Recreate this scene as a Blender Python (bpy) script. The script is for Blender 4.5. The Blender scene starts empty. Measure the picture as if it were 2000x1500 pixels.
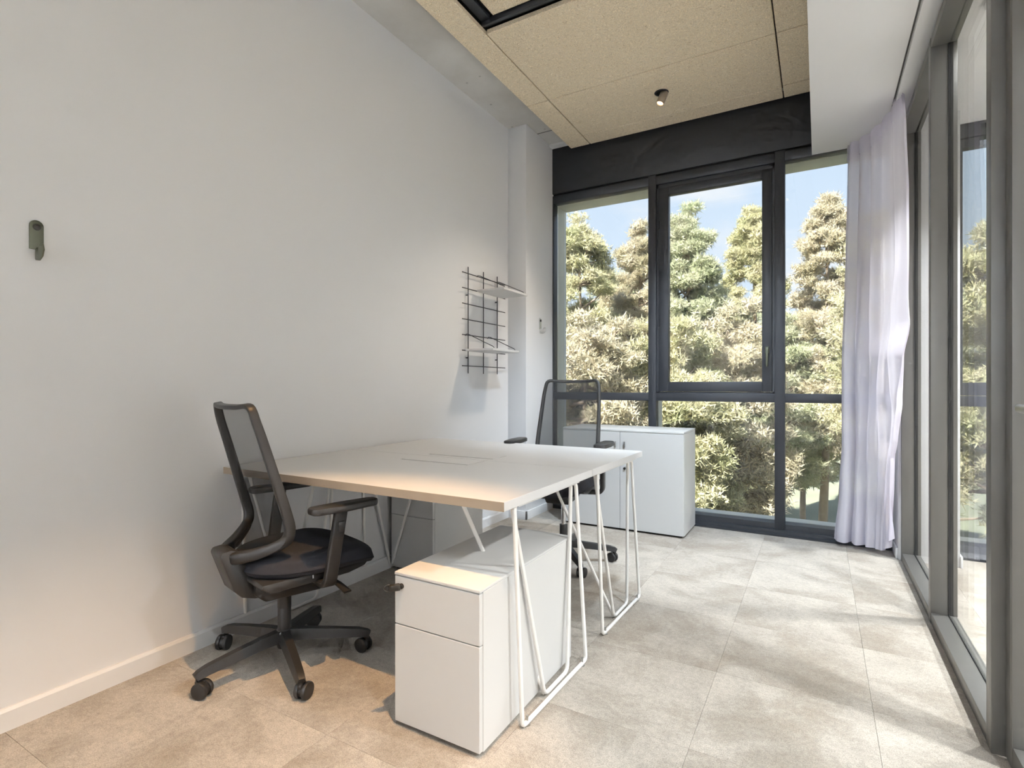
import bpy, bmesh, math, random
import numpy as np
from mathutils import Vector, Matrix, Euler

random.seed(7)
np.random.seed(7)
SC = bpy.context.scene
COL = SC.collection
R = math.radians

# ------------------------------------------------------------------ camera
F_PX = 1045.0
YAW = math.atan((1600 - 1000) / F_PX)
cam_d = bpy.data.cameras.new('camera')
cam_d.sensor_fit = 'HORIZONTAL'
cam_d.sensor_width = 36.0
cam_d.lens = 36.0 * F_PX / 2000.0
cam_d.shift_y = 2.0 / 2000.0
cam_d.clip_start = 0.05
cam_d.clip_end = 500
cam = bpy.data.objects.new('camera', cam_d)
COL.objects.link(cam)
cam.location = (0, 0, 1.10)
cam.rotation_euler = (R(90), 0, YAW)
SC.camera = cam

# ------------------------------------------------------------------ view
SC.view_settings.view_transform = 'Standard'
SC.view_settings.look = 'None'
SC.view_settings.exposure = 0.97
SC.view_settings.gamma = 1.0
SC.view_settings.use_curve_mapping = False
try:
    SC.cycles.use_light_tree = False
    SC.cycles.max_bounces = 6
    SC.cycles.diffuse_bounces = 4
    SC.cycles.adaptive_min_samples = 16
    SC.cycles.glossy_bounces = 3
    SC.cycles.transparent_max_bounces = 9
    SC.cycles.use_adaptive_sampling = True
    SC.cycles.adaptive_threshold = 0.06
    SC.cycles.sample_clamp_indirect = 6.0
    SC.cycles.caustics_reflective = False
    SC.cycles.caustics_refractive = False
except Exception:
    pass

# ------------------------------------------------------------------ sky
SKY = 0.705
world = bpy.data.worlds.new('sky')
SC.world = world
world.use_nodes = True
nt = world.node_tree
nt.nodes.clear()
out = nt.nodes.new('ShaderNodeOutputWorld')
bg = nt.nodes.new('ShaderNodeBackground')
tc = nt.nodes.new('ShaderNodeTexCoord')
sep = nt.nodes.new('ShaderNodeSeparateXYZ')
ramp = nt.nodes.new('ShaderNodeValToRGB')
ramp.color_ramp.elements[0].position = 0.0
ramp.color_ramp.elements[0].color = (0.62, 0.70, 0.80, 1)
ramp.color_ramp.elements[1].position = 1.0
ramp.color_ramp.elements[1].color = (0.24, 0.40, 0.74, 1)
e = ramp.color_ramp.elements.new(0.42)
e.color = (0.50, 0.61, 0.77, 1)
cl_map = nt.nodes.new('ShaderNodeMapping')
cl_map.inputs['Scale'].default_value = (1.0, 1.0, 2.6)
cl = nt.nodes.new('ShaderNodeTexNoise')
cl.inputs['Scale'].default_value = 3.2
cl.inputs['Detail'].default_value = 7
clr = nt.nodes.new('ShaderNodeMapRange')
clr.inputs['From Min'].default_value = 0.56
clr.inputs['From Max'].default_value = 0.74
mixc = nt.nodes.new('ShaderNodeMixRGB')
mixc.inputs['Color2'].default_value = (0.76, 0.76, 0.78, 1)
L = nt.links.new
L(tc.outputs['Generated'], sep.inputs[0])
L(sep.outputs['Z'], ramp.inputs[0])
L(tc.outputs['Generated'], cl_map.inputs['Vector'])
L(cl_map.outputs[0], cl.inputs['Vector'])
L(cl.outputs['Fac'], clr.inputs['Value'])
L(ramp.outputs[0], mixc.inputs['Color1'])
L(clr.outputs[0], mixc.inputs['Fac'])
L(mixc.outputs[0], bg.inputs['Color'])
bg.inputs['Strength'].default_value = SKY
L(bg.outputs[0], out.inputs['Surface'])

# ------------------------------------------------------------------ sun (from behind the building onto the trees)
sun_d = bpy.data.lights.new('sun', 'SUN')
sun_d.energy = 10.8
sun_d.angle = R(0.6)
sun_d.color = (1.0, 0.96, 0.90)
sun = bpy.data.objects.new('sun', sun_d)
COL.objects.link(sun)
sun.rotation_euler = Vector((0.25, 0.68, -0.72)).to_track_quat('-Z', 'Y').to_euler()
sun.location = (0, -10, 20)

# lamp powers (W): the first two are real spotlights, the rest added fill
P_VISIBLE, P_DESK, P_FAR_FILL, P_ROOM_FILL, P_REAR_FILL, P_NEXT = 48.0, 180.0, 240.0, 34.0, 420.0, 52.0
C_COOL = (0.86, 0.935, 1.0)  # cool tint of the added fill spots
C_FAR = (0.70, 0.85, 1.0)  # bluer tint of the added far fill, imitating window daylight

# ------------------------------------------------------------------ materials
def new_mat(name):
    m = bpy.data.materials.new(name)
    m.use_nodes = True
    return m, m.node_tree, m.node_tree.nodes['Principled BSDF']

def nd(t, kind, **kw):
    n = t.nodes.new(kind)
    for k, v in kw.items():
        if k in n.inputs:
            n.inputs[k].default_value = v
        else:
            setattr(n, k, v)
    return n

def plain(name, col, rough=0.5, metal=0.0, noise=0.0, scale=8.0, bump=0.0, bscale=200.0, spec=0.5):
    m, t, b = new_mat(name)
    b.inputs['Base Color'].default_value = (*col, 1)
    b.inputs['Roughness'].default_value = rough
    b.inputs['Metallic'].default_value = metal
    b.inputs['Specular IOR Level'].default_value = spec
    tcn = nd(t, 'ShaderNodeTexCoord')
    if noise > 0:
        n = nd(t, 'ShaderNodeTexNoise', Scale=scale, Detail=5.0)
        t.links.new(tcn.outputs['Object'], n.inputs['Vector'])
        mx = nd(t, 'ShaderNodeMixRGB')
        mx.inputs['Color1'].default_value = (*[c * (1 - noise) for c in col], 1)
        mx.inputs['Color2'].default_value = (*[min(1, c * (1 + noise)) for c in col], 1)
        t.links.new(n.outputs['Fac'], mx.inputs['Fac'])
        t.links.new(mx.outputs[0], b.inputs['Base Color'])
    if bump > 0:
        n2 = nd(t, 'ShaderNodeTexNoise', Scale=bscale, Detail=4.0)
        t.links.new(tcn.outputs['Object'], n2.inputs['Vector'])
        bp = nd(t, 'ShaderNodeBump', Strength=bump, Distance=0.002)
        t.links.new(n2.outputs['Fac'], bp.inputs['Height'])
        t.links.new(bp.outputs[0], b.inputs['Normal'])
    return m

M = {}
M['wall'] = plain('white_paint', (0.70, 0.702, 0.715), 0.7, noise=0.012, scale=2.0, bump=0.05, bscale=120)
M['trim'] = plain('white_trim_paint', (0.70, 0.70, 0.705), 0.45, noise=0.01)
M['soffit'] = plain('white_soffit_paint', (0.87, 0.87, 0.88), 0.75, noise=0.01, scale=3)
M['black'] = plain('charcoal_aluminium', (0.026, 0.029, 0.036), 0.42, 0.0, noise=0.08, scale=20)
M['beam'] = plain('charcoal_panel', (0.020, 0.021, 0.024), 0.5, noise=0.1, scale=12)
M['gap'] = plain('shadow_gap_black', (0.006, 0.006, 0.007), 0.8, noise=0.1)
M['alu'] = plain('grey_aluminium', (0.165, 0.16, 0.15), 0.38, 0.35, noise=0.03, scale=30)
M['gasket'] = plain('rubber_gasket', (0.02, 0.02, 0.02), 0.6, noise=0.1)
M['revl'] = plain('pale_exterior_metal', (0.62, 0.61, 0.57), 0.5, noise=0.03)
M['laminate'] = plain('white_laminate', (0.60, 0.59, 0.585), 0.38, noise=0.008, scale=40)
M['steel'] = plain('white_painted_steel', (0.61, 0.605, 0.595), 0.42, noise=0.008, scale=30)
M['edge'] = plain('tan_edge_strip', (0.33, 0.265, 0.20), 0.5, noise=0.03, scale=30)
M['rod'] = plain('white_rod_paint', (0.82, 0.80, 0.77), 0.35, noise=0.01)
M['blackrod'] = plain('black_wire', (0.018, 0.018, 0.022), 0.5, noise=0.1)
M['plastic'] = plain('black_plastic', (0.026, 0.025, 0.025), 0.42, noise=0.1, scale=60, bump=0.06, bscale=900)
M['fabric'] = plain('dark_seat_fabric', (0.020, 0.021, 0.028), 0.92, noise=0.25, scale=350, bump=0.25, bscale=700)
M['chrome'] = plain('chrome', (0.75, 0.76, 0.78), 0.15, 1.0, noise=0.02)
M['satin'] = plain('satin_metal', (0.55, 0.55, 0.54), 0.3, 1.0, noise=0.03)
M['olive'] = plain('olive_metal', (0.115, 0.12, 0.085), 0.35, 0.5, noise=0.06)
M['key'] = plain('dark_key_plastic', (0.025, 0.022, 0.018), 0.4, noise=0.1)
M['spotbody'] = plain('bronze_spot_housing', (0.36, 0.30, 0.24), 0.4, 0.3, noise=0.05)
M['bark'] = plain('pine_bark', (0.34, 0.27, 0.21), 0.9, noise=0.35, scale=6, bump=0.6, bscale=30)
M['ground'] = plain('dry_grass_ground', (0.19, 0.20, 0.14), 0.95, noise=0.45, scale=0.35)
M['sticker'] = plain('pale_tag', (0.6, 0.6, 0.62), 0.6, noise=0.02)

def emit(name, col, strength):
    m, t, b = new_mat(name)
    b.inputs['Base Color'].default_value = (0.9, 0.85, 0.75, 1)
    b.inputs['Emission Color'].default_value = (*col, 1)
    b.inputs['Emission Strength'].default_value = strength
    return m
M['lens_warm'] = emit('warm_lamp_lens', (1.0, 0.70, 0.38), 2.2)
M['lens_next'] = emit('round_lamp_lens', (1.0, 0.95, 0.78), 3.0)

def concrete():
    m, t, b = new_mat('raw_concrete')
    tcn = nd(t, 'ShaderNodeTexCoord')
    n1 = nd(t, 'ShaderNodeTexNoise', Scale=1.6, Detail=8.0, Roughness=0.6)
    v = nd(t, 'ShaderNodeTexVoronoi', Scale=9.0)
    n2 = nd(t, 'ShaderNodeTexNoise', Scale=3.0, Detail=2.0)
    rp = nd(t, 'ShaderNodeValToRGB')
    rp.color_ramp.elements[0].position = 0.3
    rp.color_ramp.elements[0].color = (0.50, 0.485, 0.46, 1)
    rp.color_ramp.elements[1].position = 0.7
    rp.color_ramp.elements[1].color = (0.66, 0.655, 0.64, 1)
    pit = nd(t, 'ShaderNodeMapRange')
    pit.inputs['From Min'].default_value = 0.05
    pit.inputs['From Max'].default_value = 0.11
    pit.inputs['To Min'].default_value = 0.62
    thr = nd(t, 'ShaderNodeMath', operation='GREATER_THAN')
    thr.inputs[1].default_value = 0.50
    inv = nd(t, 'ShaderNodeMath', operation='SUBTRACT')
    inv.inputs[0].default_value = 1.0
    mxv = nd(t, 'ShaderNodeMath', operation='MAXIMUM')
    mul = nd(t, 'ShaderNodeMixRGB', blend_type='MULTIPLY')
    mul.inputs['Fac'].default_value = 1.0
    for n in (n1, v, n2):
        t.links.new(tcn.outputs['Object'], n.inputs['Vector'])
    t.links.new(n1.outputs['Fac'], rp.inputs['Fac'])
    t.links.new(v.outputs['Distance'], pit.inputs['Value'])
    t.links.new(n2.outputs['Fac'], thr.inputs[0])
    t.links.new(thr.outputs[0], inv.inputs[1])
    t.links.new(inv.outputs[0], mxv.inputs[0])
    t.links.new(pit.outputs[0], mxv.inputs[1])
    t.links.new(rp.outputs[0], mul.inputs['Color1'])
    t.links.new(mxv.outputs[0], mul.inputs['Color2'])
    t.links.new(mul.outputs[0], b.inputs['Base Color'])
    b.inputs['Roughness'].default_value = 0.8
    return m
M['concrete'] = concrete()

def woodwool():
    m, t, b = new_mat('wood_wool_board')
    tcn = nd(t, 'ShaderNodeTexCoord')
    w1 = nd(t, 'ShaderNodeTexNoise', Scale=26.0, Detail=2.0)
    add = nd(t, 'ShaderNodeMixRGB', blend_type='ADD')
    add.inputs['Fac'].default_value = 0.10
    n1 = nd(t, 'ShaderNodeTexNoise', Scale=62.0, Detail=5.0, Roughness=0.7, Distortion=2.6)
    v1 = nd(t, 'ShaderNodeTexVoronoi', Scale=85.0)
    v1.feature = 'DISTANCE_TO_EDGE'
    mx = nd(t, 'ShaderNodeMixRGB', blend_type='MULTIPLY')
    mx.inputs['Fac'].default_value = 0.45
    big = nd(t, 'ShaderNodeTexNoise', Scale=1.3, Detail=3.0)
    rp = nd(t, 'ShaderNodeValToRGB')
    rp.color_ramp.elements[0].position = 0.30
    rp.color_ramp.elements[0].color = (0.36, 0.265, 0.16, 1)
    rp.color_ramp.elements[1].position = 0.62
    rp.color_ramp.elements[1].color = (0.97, 0.87, 0.70, 1)
    el = rp.color_ramp.elements.new(0.44)
    el.color = (0.90, 0.75, 0.53, 1)
    vr = nd(t, 'ShaderNodeMapRange')
    vr.inputs['From Max'].default_value = 0.25
    vr.inputs['To Min'].default_value = 0.45
    t.links.new(tcn.outputs['Object'], w1.inputs['Vector'])
    t.links.new(tcn.outputs['Object'], add.inputs['Color1'])
    t.links.new(w1.outputs['Color'], add.inputs['Color2'])
    t.links.new(add.outputs[0], n1.inputs['Vector'])
    t.links.new(add.outputs[0], v1.inputs['Vector'])
    t.links.new(tcn.outputs['Object'], big.inputs['Vector'])
    t.links.new(n1.outputs['Fac'], rp.inputs['Fac'])
    t.links.new(v1.outputs['Distance'], vr.inputs['Value'])
    t.links.new(rp.outputs[0], mx.inputs['Color1'])
    t.links.new(vr.outputs[0], mx.inputs['Color2'])
    t.links.new(mx.outputs[0], b.inputs['Base Color'])
    bp = nd(t, 'ShaderNodeBump', Strength=0.55, Distance=0.004)
    t.links.new(n1.outputs['Fac'], bp.inputs['Height'])
    t.links.new(bp.outputs[0], b.inputs['Normal'])
    b.inputs['Roughness'].default_value = 0.95
    return m
M['woodwool'] = woodwool()

def carpet():
    m, t, b = new_mat('beige_carpet_tile')
    geo = nd(t, 'ShaderNodeNewGeometry')
    oi = nd(t, 'ShaderNodeObjectInfo')
    sc = nd(t, 'ShaderNodeVectorMath', operation='SCALE')
    sc.inputs['Scale'].default_value = 7.0
    cmb = nd(t, 'ShaderNodeCombineXYZ')
    t.links.new(oi.outputs['Random'], cmb.inputs[0])
    t.links.new(oi.outputs['Random'], cmb.inputs[1])
    t.links.new(cmb.outputs[0], sc.inputs[0])
    ad = nd(t, 'ShaderNodeVectorMath', operation='ADD')
    t.links.new(geo.outputs['Position'], ad.inputs[0])
    t.links.new(sc.outputs[0], ad.inputs[1])
    n1 = nd(t, 'ShaderNodeTexNoise', Scale=2.6, Detail=9.0, Roughness=0.72, Distortion=0.35)
    t.links.new(ad.outputs[0], n1.inputs['Vector'])
    rp = nd(t, 'ShaderNodeValToRGB')
    rp.color_ramp.elements[0].position = 0.36
    rp.color_ramp.elements[0].color = (0.345, 0.295, 0.24, 1)
    rp.color_ramp.elements[1].position = 0.62
    rp.color_ramp.elements[1].color = (0.53, 0.48, 0.415, 1)
    el = rp.color_ramp.elements.new(0.49)
    el.color = (0.42, 0.375, 0.32, 1)
    el = rp.color_ramp.elements.new(0.505)
    el.color = (0.45, 0.405, 0.35, 1)
    t.links.new(n1.outputs['Fac'], rp.inputs['Fac'])
    # loop pile grain
    fine = nd(t, 'ShaderNodeTexNoise', Scale=260.0, Detail=3.0, Roughness=0.7)
    mid = nd(t, 'ShaderNodeTexNoise', Scale=60.0, Detail=4.0, Roughness=0.7)
    t.links.new(geo.outputs['Position'], fine.inputs['Vector'])
    t.links.new(geo.outputs['Position'], mid.inputs['Vector'])
    fr = nd(t, 'ShaderNodeMapRange')
    fr.inputs['From Min'].default_value = 0.3
    fr.inputs['From Max'].default_value = 0.62
    fr.inputs['To Min'].default_value = 0.55
    fr.inputs['To Max'].default_value = 1.08
    t.links.new(fine.outputs['Fac'], fr.inputs['Value'])
    mr = nd(t, 'ShaderNodeMapRange')
    mr.inputs['From Min'].default_value = 0.3
    mr.inputs['From Max'].default_value = 0.6
    mr.inputs['To Min'].default_value = 0.80
    mr.inputs['To Max'].default_value = 1.05
    t.links.new(mid.outputs['Fac'], mr.inputs['Value'])
    mm = nd(t, 'ShaderNodeMath', operation='MULTIPLY')
    t.links.new(fr.outputs[0], mm.inputs[0])
    t.links.new(mr.outputs[0], mm.inputs[1])
    mul = nd(t, 'ShaderNodeMixRGB', blend_type='MULTIPLY')
    mul.inputs['Fac'].default_value = 0.95
    t.links.new(rp.outputs[0], mul.inputs['Color1'])
    t.links.new(mm.outputs[0], mul.inputs['Color2'])
    t.links.new(mul.outputs[0], b.inputs['Base Color'])
    bp = nd(t, 'ShaderNodeBump', Strength=0.55, Distance=0.004)
    t.links.new(mm.outputs[0], bp.inputs['Height'])
    t.links.new(bp.outputs[0], b.inputs['Normal'])
    b.inputs['Roughness'].default_value = 0.95
    b.inputs['Specular IOR Level'].default_value = 0.15
    try:
        b.inputs['Sheen Weight'].default_value = 0.2
    except Exception:
        pass
    return m
M['carpet'] = carpet()

def glass(name, tint=(0.97, 0.985, 0.98), refl=1.0):
    m, t, b = new_mat(name)
    t.nodes.remove(b)
    o = t.nodes['Material Output']
    tr = nd(t, 'ShaderNodeBsdfTransparent')
    tr.inputs['Color'].default_value = (*tint, 1)
    gl = nd(t, 'ShaderNodeBsdfGlossy')
    gl.inputs['Roughness'].default_value = 0.0
    fz = nd(t, 'ShaderNodeFresnel')
    fz.inputs['IOR'].default_value = 1.5
    mu = nd(t, 'ShaderNodeMath', operation='MULTIPLY')
    mu.inputs[1].default_value = refl
    mx = nd(t, 'ShaderNodeMixShader')
    t.links.new(fz.outputs[0], mu.inputs[0])
    t.links.new(mu.outputs[0], mx.inputs[0])
    t.links.new(tr.outputs[0], mx.inputs[1])
    t.links.new(gl.outputs[0], mx.inputs[2])
    t.links.new(mx.outputs[0], o.inputs['Surface'])
    return m
M['glass'] = glass('clear_window_glass', refl=0.7)
M['pglass'] = glass('partition_glass', (0.97, 0.98, 0.97), 0.42)

def curtain_mat():
    m, t, b = new_mat('sheer_lilac_voile')
    t.nodes.remove(b)
    o = t.nodes['Material Output']
    tcn = nd(t, 'ShaderNodeTexCoord')
    nz = nd(t, 'ShaderNodeTexNoise', Scale=400.0, Detail=2.0)
    t.links.new(tcn.outputs['Object'], nz.inputs['Vector'])
    rp = nd(t, 'ShaderNodeValToRGB')
    rp.color_ramp.elements[0].color = (0.83, 0.80, 0.90, 1)
    rp.color_ramp.elements[1].color = (0.91, 0.88, 0.96, 1)
    t.links.new(nz.outputs['Fac'], rp.inputs['Fac'])
    df = nd(t, 'ShaderNodeBsdfDiffuse')
    tl = nd(t, 'ShaderNodeBsdfTranslucent')
    tp = nd(t, 'ShaderNodeBsdfTransparent')
    t.links.new(rp.outputs[0], df.inputs['Color'])
    t.links.new(rp.outputs[0], tl.inputs['Color'])
    m1 = nd(t, 'ShaderNodeMixShader')
    m1.inputs[0].default_value = 0.48
    m2 = nd(t, 'ShaderNodeMixShader')
    m2.inputs[0].default_value = 0.08
    t.links.new(df.outputs[0], m1.inputs[1])
    t.links.new(tl.outputs[0], m1.inputs[2])
    t.links.new(m1.outputs[0], m2.inputs[1])
    t.links.new(tp.outputs[0], m2.inputs[2])
    t.links.new(m2.outputs[0], o.inputs['Surface'])
    return m
M['curtain'] = curtain_mat()

def mesh_mat():
    m, t, b = new_mat('black_back_mesh')
    b.inputs['Base Color'].default_value = (0.03, 0.028, 0.028, 1)
    b.inputs['Roughness'].default_value = 0.8
    o = t.nodes['Material Output']
    tp = nd(t, 'ShaderNodeBsdfTransparent')
    mx = nd(t, 'ShaderNodeMixShader')
    tcn = nd(t, 'ShaderNodeTexCoord')
    wv = nd(t, 'ShaderNodeTexWave', Scale=230.0, Distortion=0.3)
    wv.bands_direction = 'Z'
    mr = nd(t, 'ShaderNodeMapRange')
    mr.inputs['To Min'].default_value = 0.48
    mr.inputs['To Max'].default_value = 0.72
    t.links.new(tcn.outputs['Object'], wv.inputs['Vector'])
    t.links.new(wv.outputs['Fac'], mr.inputs['Value'])
    t.links.new(mr.outputs[0], mx.inputs[0])
    t.links.new(tp.outputs[0], mx.inputs[1])
    t.links.new(b.outputs[0], mx.inputs[2])
    t.links.new(mx.outputs[0], o.inputs['Surface'])
    return m
M['mesh'] = mesh_mat()

def foliage_mat(name, c1, c2, c3):
    m, t, b = new_mat(name)
    t.nodes.remove(b)
    o = t.nodes['Material Output']
    geo = nd(t, 'ShaderNodeNewGeometry')
    nz = nd(t, 'ShaderNodeTexNoise', Scale=1.7, Detail=5.0, Roughness=0.7)
    t.links.new(geo.outputs['Position'], nz.inputs['Vector'])
    rp = nd(t, 'ShaderNodeValToRGB')
    rp.color_ramp.elements[0].position = 0.32
    rp.color_ramp.elements[0].color = (*c1, 1)
    rp.color_ramp.elements[1].position = 0.68
    rp.color_ramp.elements[1].color = (*c3, 1)
    el = rp.color_ramp.elements.new(0.5)
    el.color = (*c2, 1)
    t.links.new(nz.outputs['Fac'], rp.inputs['Fac'])
    df = nd(t, 'ShaderNodeBsdfDiffuse')
    tl = nd(t, 'ShaderNodeBsdfTranslucent')
    t.links.new(rp.outputs[0], df.inputs['Color'])
    t.links.new(rp.outputs[0], tl.inputs['Color'])
    mx = nd(t, 'ShaderNodeMixShader')
    mx.inputs[0].default_value = 0.45
    t.links.new(df.outputs[0], mx.inputs[1])
    t.links.new(tl.outputs[0], mx.inputs[2])
    t.links.new(mx.outputs[0], o.inputs['Surface'])
    return m
M['leaf_a'] = foliage_mat('yellow_green_needles', (0.42, 0.43, 0.25), (0.58, 0.55, 0.36), (0.66, 0.61, 0.46))
M['leaf_b'] = foliage_mat('grey_green_needles', (0.38, 0.42, 0.26), (0.52, 0.53, 0.37), (0.64, 0.61, 0.48))
M['leaf_c'] = foliage_mat('dry_straw_needles', (0.48, 0.44, 0.30), (0.61, 0.55, 0.41), (0.68, 0.62, 0.51))

# ------------------------------------------------------------------ mesh helpers
class MB:
    def __init__(self):
        self.v = []
        self.f = []
    def add(self, verts, faces):
        o = len(self.v)
        self.v += [tuple(p) for p in verts]
        self.f += [tuple(i + o for i in fc) for fc in faces]
        return self
    def box(self, x0, x1, y0, y1, z0, z1, bevel=0.0, seg=2, mat=None):
        bm = bmesh.new()
        bmesh.ops.create_cube(bm, size=1.0)
        for v in bm.verts:
            v.co = ((x0 + x1) / 2 + v.co.x * (x1 - x0), (y0 + y1) / 2 + v.co.y * (y1 - y0), (z0 + z1) / 2 + v.co.z * (z1 - z0))
        if bevel > 0:
            bmesh.ops.bevel(bm, geom=list(bm.edges), offset=bevel, segments=seg, profile=0.5, affect='EDGES')
        if mat is not None:
            bm.transform(mat)
        bm.verts.index_update()
        self.add([v.co[:] for v in bm.verts], [[v.index for v in f.verts] for f in bm.faces])
        bm.free()
        return self
    def tube(self, path, r, n=8, closed=False, caps=True):
        return self.sweep(path, lambda t: [(math.cos(2 * math.pi * k / n) * (r(t) if callable(r) else r), math.sin(2 * math.pi * k / n) * (r(t) if callable(r) else r)) for k in range(n)], closed, caps)
    def sweep(self, path, section, closed=False, caps=True, ref=None):
        P = [Vector(p) for p in path]
        n = len(P)
        T = []
        for i in range(n):
            a = P[(i - 1) % n] if (closed or i > 0) else P[i]
            b = P[(i + 1) % n] if (closed or i < n - 1) else P[i]
            T.append((b - a).normalized())
        if ref is None:
            up = Vector((0, 0, 1)) if abs(T[0].z) < 0.9 else Vector((0, 1, 0))
            S = (up.cross(T[0])).normalized()
        rings = []
        for i in range(n):
            if ref is not None:
                S = Vector(ref).cross(T[i]).normalized()
            else:
                S = (S - T[i] * S.dot(T[i])).normalized()
            B = T[i].cross(S)
            sec = section(i / (n - 1 if not closed else n))
            rings.append([P[i] + S * a + B * b for a, b in sec])
        k = len(rings[0])
        vs = [p for rg in rings for p in rg]
        fs = []
        for i in range(n if closed else n - 1):
            j = (i + 1) % n
            for q in range(k):
                fs.append((i * k + q, i * k + (q + 1) % k, j * k + (q + 1) % k, j * k + q))
        if caps and not closed:
            fs.append(tuple(range(k - 1, -1, -1)))
            fs.append(tuple((n - 1) * k + q for q in range(k)))
        return self.add(vs, fs)
    def prism(self, poly, axis, a0, a1, bevel=0.0):
        # poly: 2D points; axis 'x': (y,z) extruded along x ; 'y': (x,z) ; 'z': (x,y)
        def P(p, a):
            return {'x': (a, p[0], p[1]), 'y': (p[0], a, p[1]), 'z': (p[0], p[1], a)}[axis]
        bm = bmesh.new()
        A = [bm.verts.new(P(p, a0)) for p in poly]
        B = [bm.verts.new(P(p, a1)) for p in poly]
        bm.faces.new(A)
        bm.faces.new(B[::-1])
        n = len(poly)
        for i in range(n):
            bm.faces.new((A[i], B[i], B[(i + 1) % n], A[(i + 1) % n]))
        bmesh.ops.recalc_face_normals(bm, faces=list(bm.faces))
        if bevel > 0:
            es = [ed for ed in bm.edges if len(ed.link_faces) == 2 and ed.calc_face_angle(0) > 0.6]
            bmesh.ops.bevel(bm, geom=es, offset=bevel, segments=2, profile=0.5, affect='EDGES')
        bm.verts.index_update()
        self.add([v.co[:] for v in bm.verts], [[v.index for v in f.verts] for f in bm.faces])
        bm.free()
        return self
    def lathe(self, prof, n=24, mat=None):
        # prof: (r,z) list about z axis; closes at r==0
        vs, fs, idx = [], [], []
        for r, z in prof:
            if r < 1e-6:
                idx.append([len(vs)])
                vs.append(Vector((0, 0, z)))
            else:
                idx.append(list(range(len(vs), len(vs) + n)))
                vs += [Vector((r * math.cos(2 * math.pi * k / n), r * math.sin(2 * math.pi * k / n), z)) for k in range(n)]
        for a, b in zip(idx[:-1], idx[1:]):
            for k in range(n):
                k2 = (k + 1) % n
                if len(a) == 1 and len(b) == 1:
                    continue
                if len(a) == 1:
                    fs.append((a[0], b[k2], b[k]))
                elif len(b) == 1:
                    fs.append((a[k], a[k2], b[0]))
                else:
                    fs.append((a[k], a[k2], b[k2], b[k]))
        if mat is not None:
            vs = [mat @ v for v in vs]
        return self.add(vs, fs)
    def grid(self, fn, nu, nv, closed_u=False):
        vs = [fn(i / (nu - 1 if not closed_u else nu), j / (nv - 1)) for j in range(nv) for i in range(nu)]
        fs = []
        for j in range(nv - 1):
            for i in range(nu if closed_u else nu - 1):
                i2 = (i + 1) % nu
                fs.append((j * nu + i, j * nu + i2, (j + 1) * nu + i2, (j + 1) * nu + i))
        return self.add(vs, fs)
    def build(self, name, mat, parent=None, smooth=True, angle=35, fix=True):
        me = bpy.data.meshes.new(name)
        me.from_pydata(self.v, [], self.f)
        if fix:
            bm = bmesh.new()
            bm.from_mesh(me)
            bmesh.ops.recalc_face_normals(bm, faces=list(bm.faces))
            bm.to_mesh(me)
            bm.free()
        me.materials.append(M[mat] if isinstance(mat, str) else mat)
        if smooth:
            me.shade_smooth()
            me.set_sharp_from_angle(angle=R(angle))
        o = bpy.data.objects.new(name, me)
        COL.objects.link(o)
        if parent is not None:
            o.parent = parent
        return o

def fillet(pts, r, n=6, closed=False):
    P = [Vector(p) for p in pts]
    N = len(P)
    outp = []
    for i in range(N):
        if not closed and i in (0, N - 1):
            outp.append(P[i])
            continue
        a, b, c = P[(i - 1) % N], P[i], P[(i + 1) % N]
        u, w = (a - b), (c - b)
        rr = min(r[i] if isinstance(r, (list, tuple)) else r, u.length * 0.49, w.length * 0.49)
        p0, p1 = b + u.normalized() * rr, b + w.normalized() * rr
        for k in range(n + 1):
            t = k / n
            outp.append(p0 * (1 - t) ** 2 + b * 2 * t * (1 - t) + p1 * t * t)
    return outp

def rrect(w, h, r=0.3, n=3):
    # rounded rectangle section w x h, r as share of the smaller half side
    rad = min(w, h) / 2 * r
    pts = []
    for cx, cy, a0 in ((1, 1, 0), (-1, 1, 90), (-1, -1, 180), (1, -1, 270)):
        for k in range(n + 1):
            a = R(a0 + 90 * k / n)
            pts.append((cx * (w / 2 - rad) + rad * math.cos(a), cy * (h / 2 - rad) + rad * math.sin(a)))
    return pts

def tag(o, label=None, cat=None, group=None, kind=None):
    if label: o['label'] = label
    if cat: o['category'] = cat
    if group: o['group'] = group
    if kind: o['kind'] = kind
    return o

def empty(name, loc=(0, 0, 0), rz=0.0):
    o = bpy.data.objects.new(name, None)
    o.empty_display_size = 0.1
    COL.objects.link(o)
    o.location = loc
    o.rotation_euler = (0, 0, rz)
    return o

def thing(name, label, cat, loc=(0, 0, 0), rz=0.0, group=None):
    return tag(empty(name, loc, rz), label, cat, group)

def struct(name, label, loc=(0, 0, 0)):
    return tag(empty(name, loc), label, None, None, 'structure')

def copy_tree(o, parent=None):
    c = o.copy()
    COL.objects.link(c)
    c.parent = parent
    for ch in list(o.children):
        copy_tree(ch, c)
    return c

# ------------------------------------------------------------------ room constants
XW = -2.25          # left wall face
YW = 4.35           # front face of the window frame
XG = 0.445          # room face of the glass partition
ZS = 3.235          # concrete slab
ZP = 3.165          # wood wool boards
ZF = 2.73           # white soffit
YR = -2.6           # rear wall
XN = 3.6            # far wall of the next room

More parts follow.
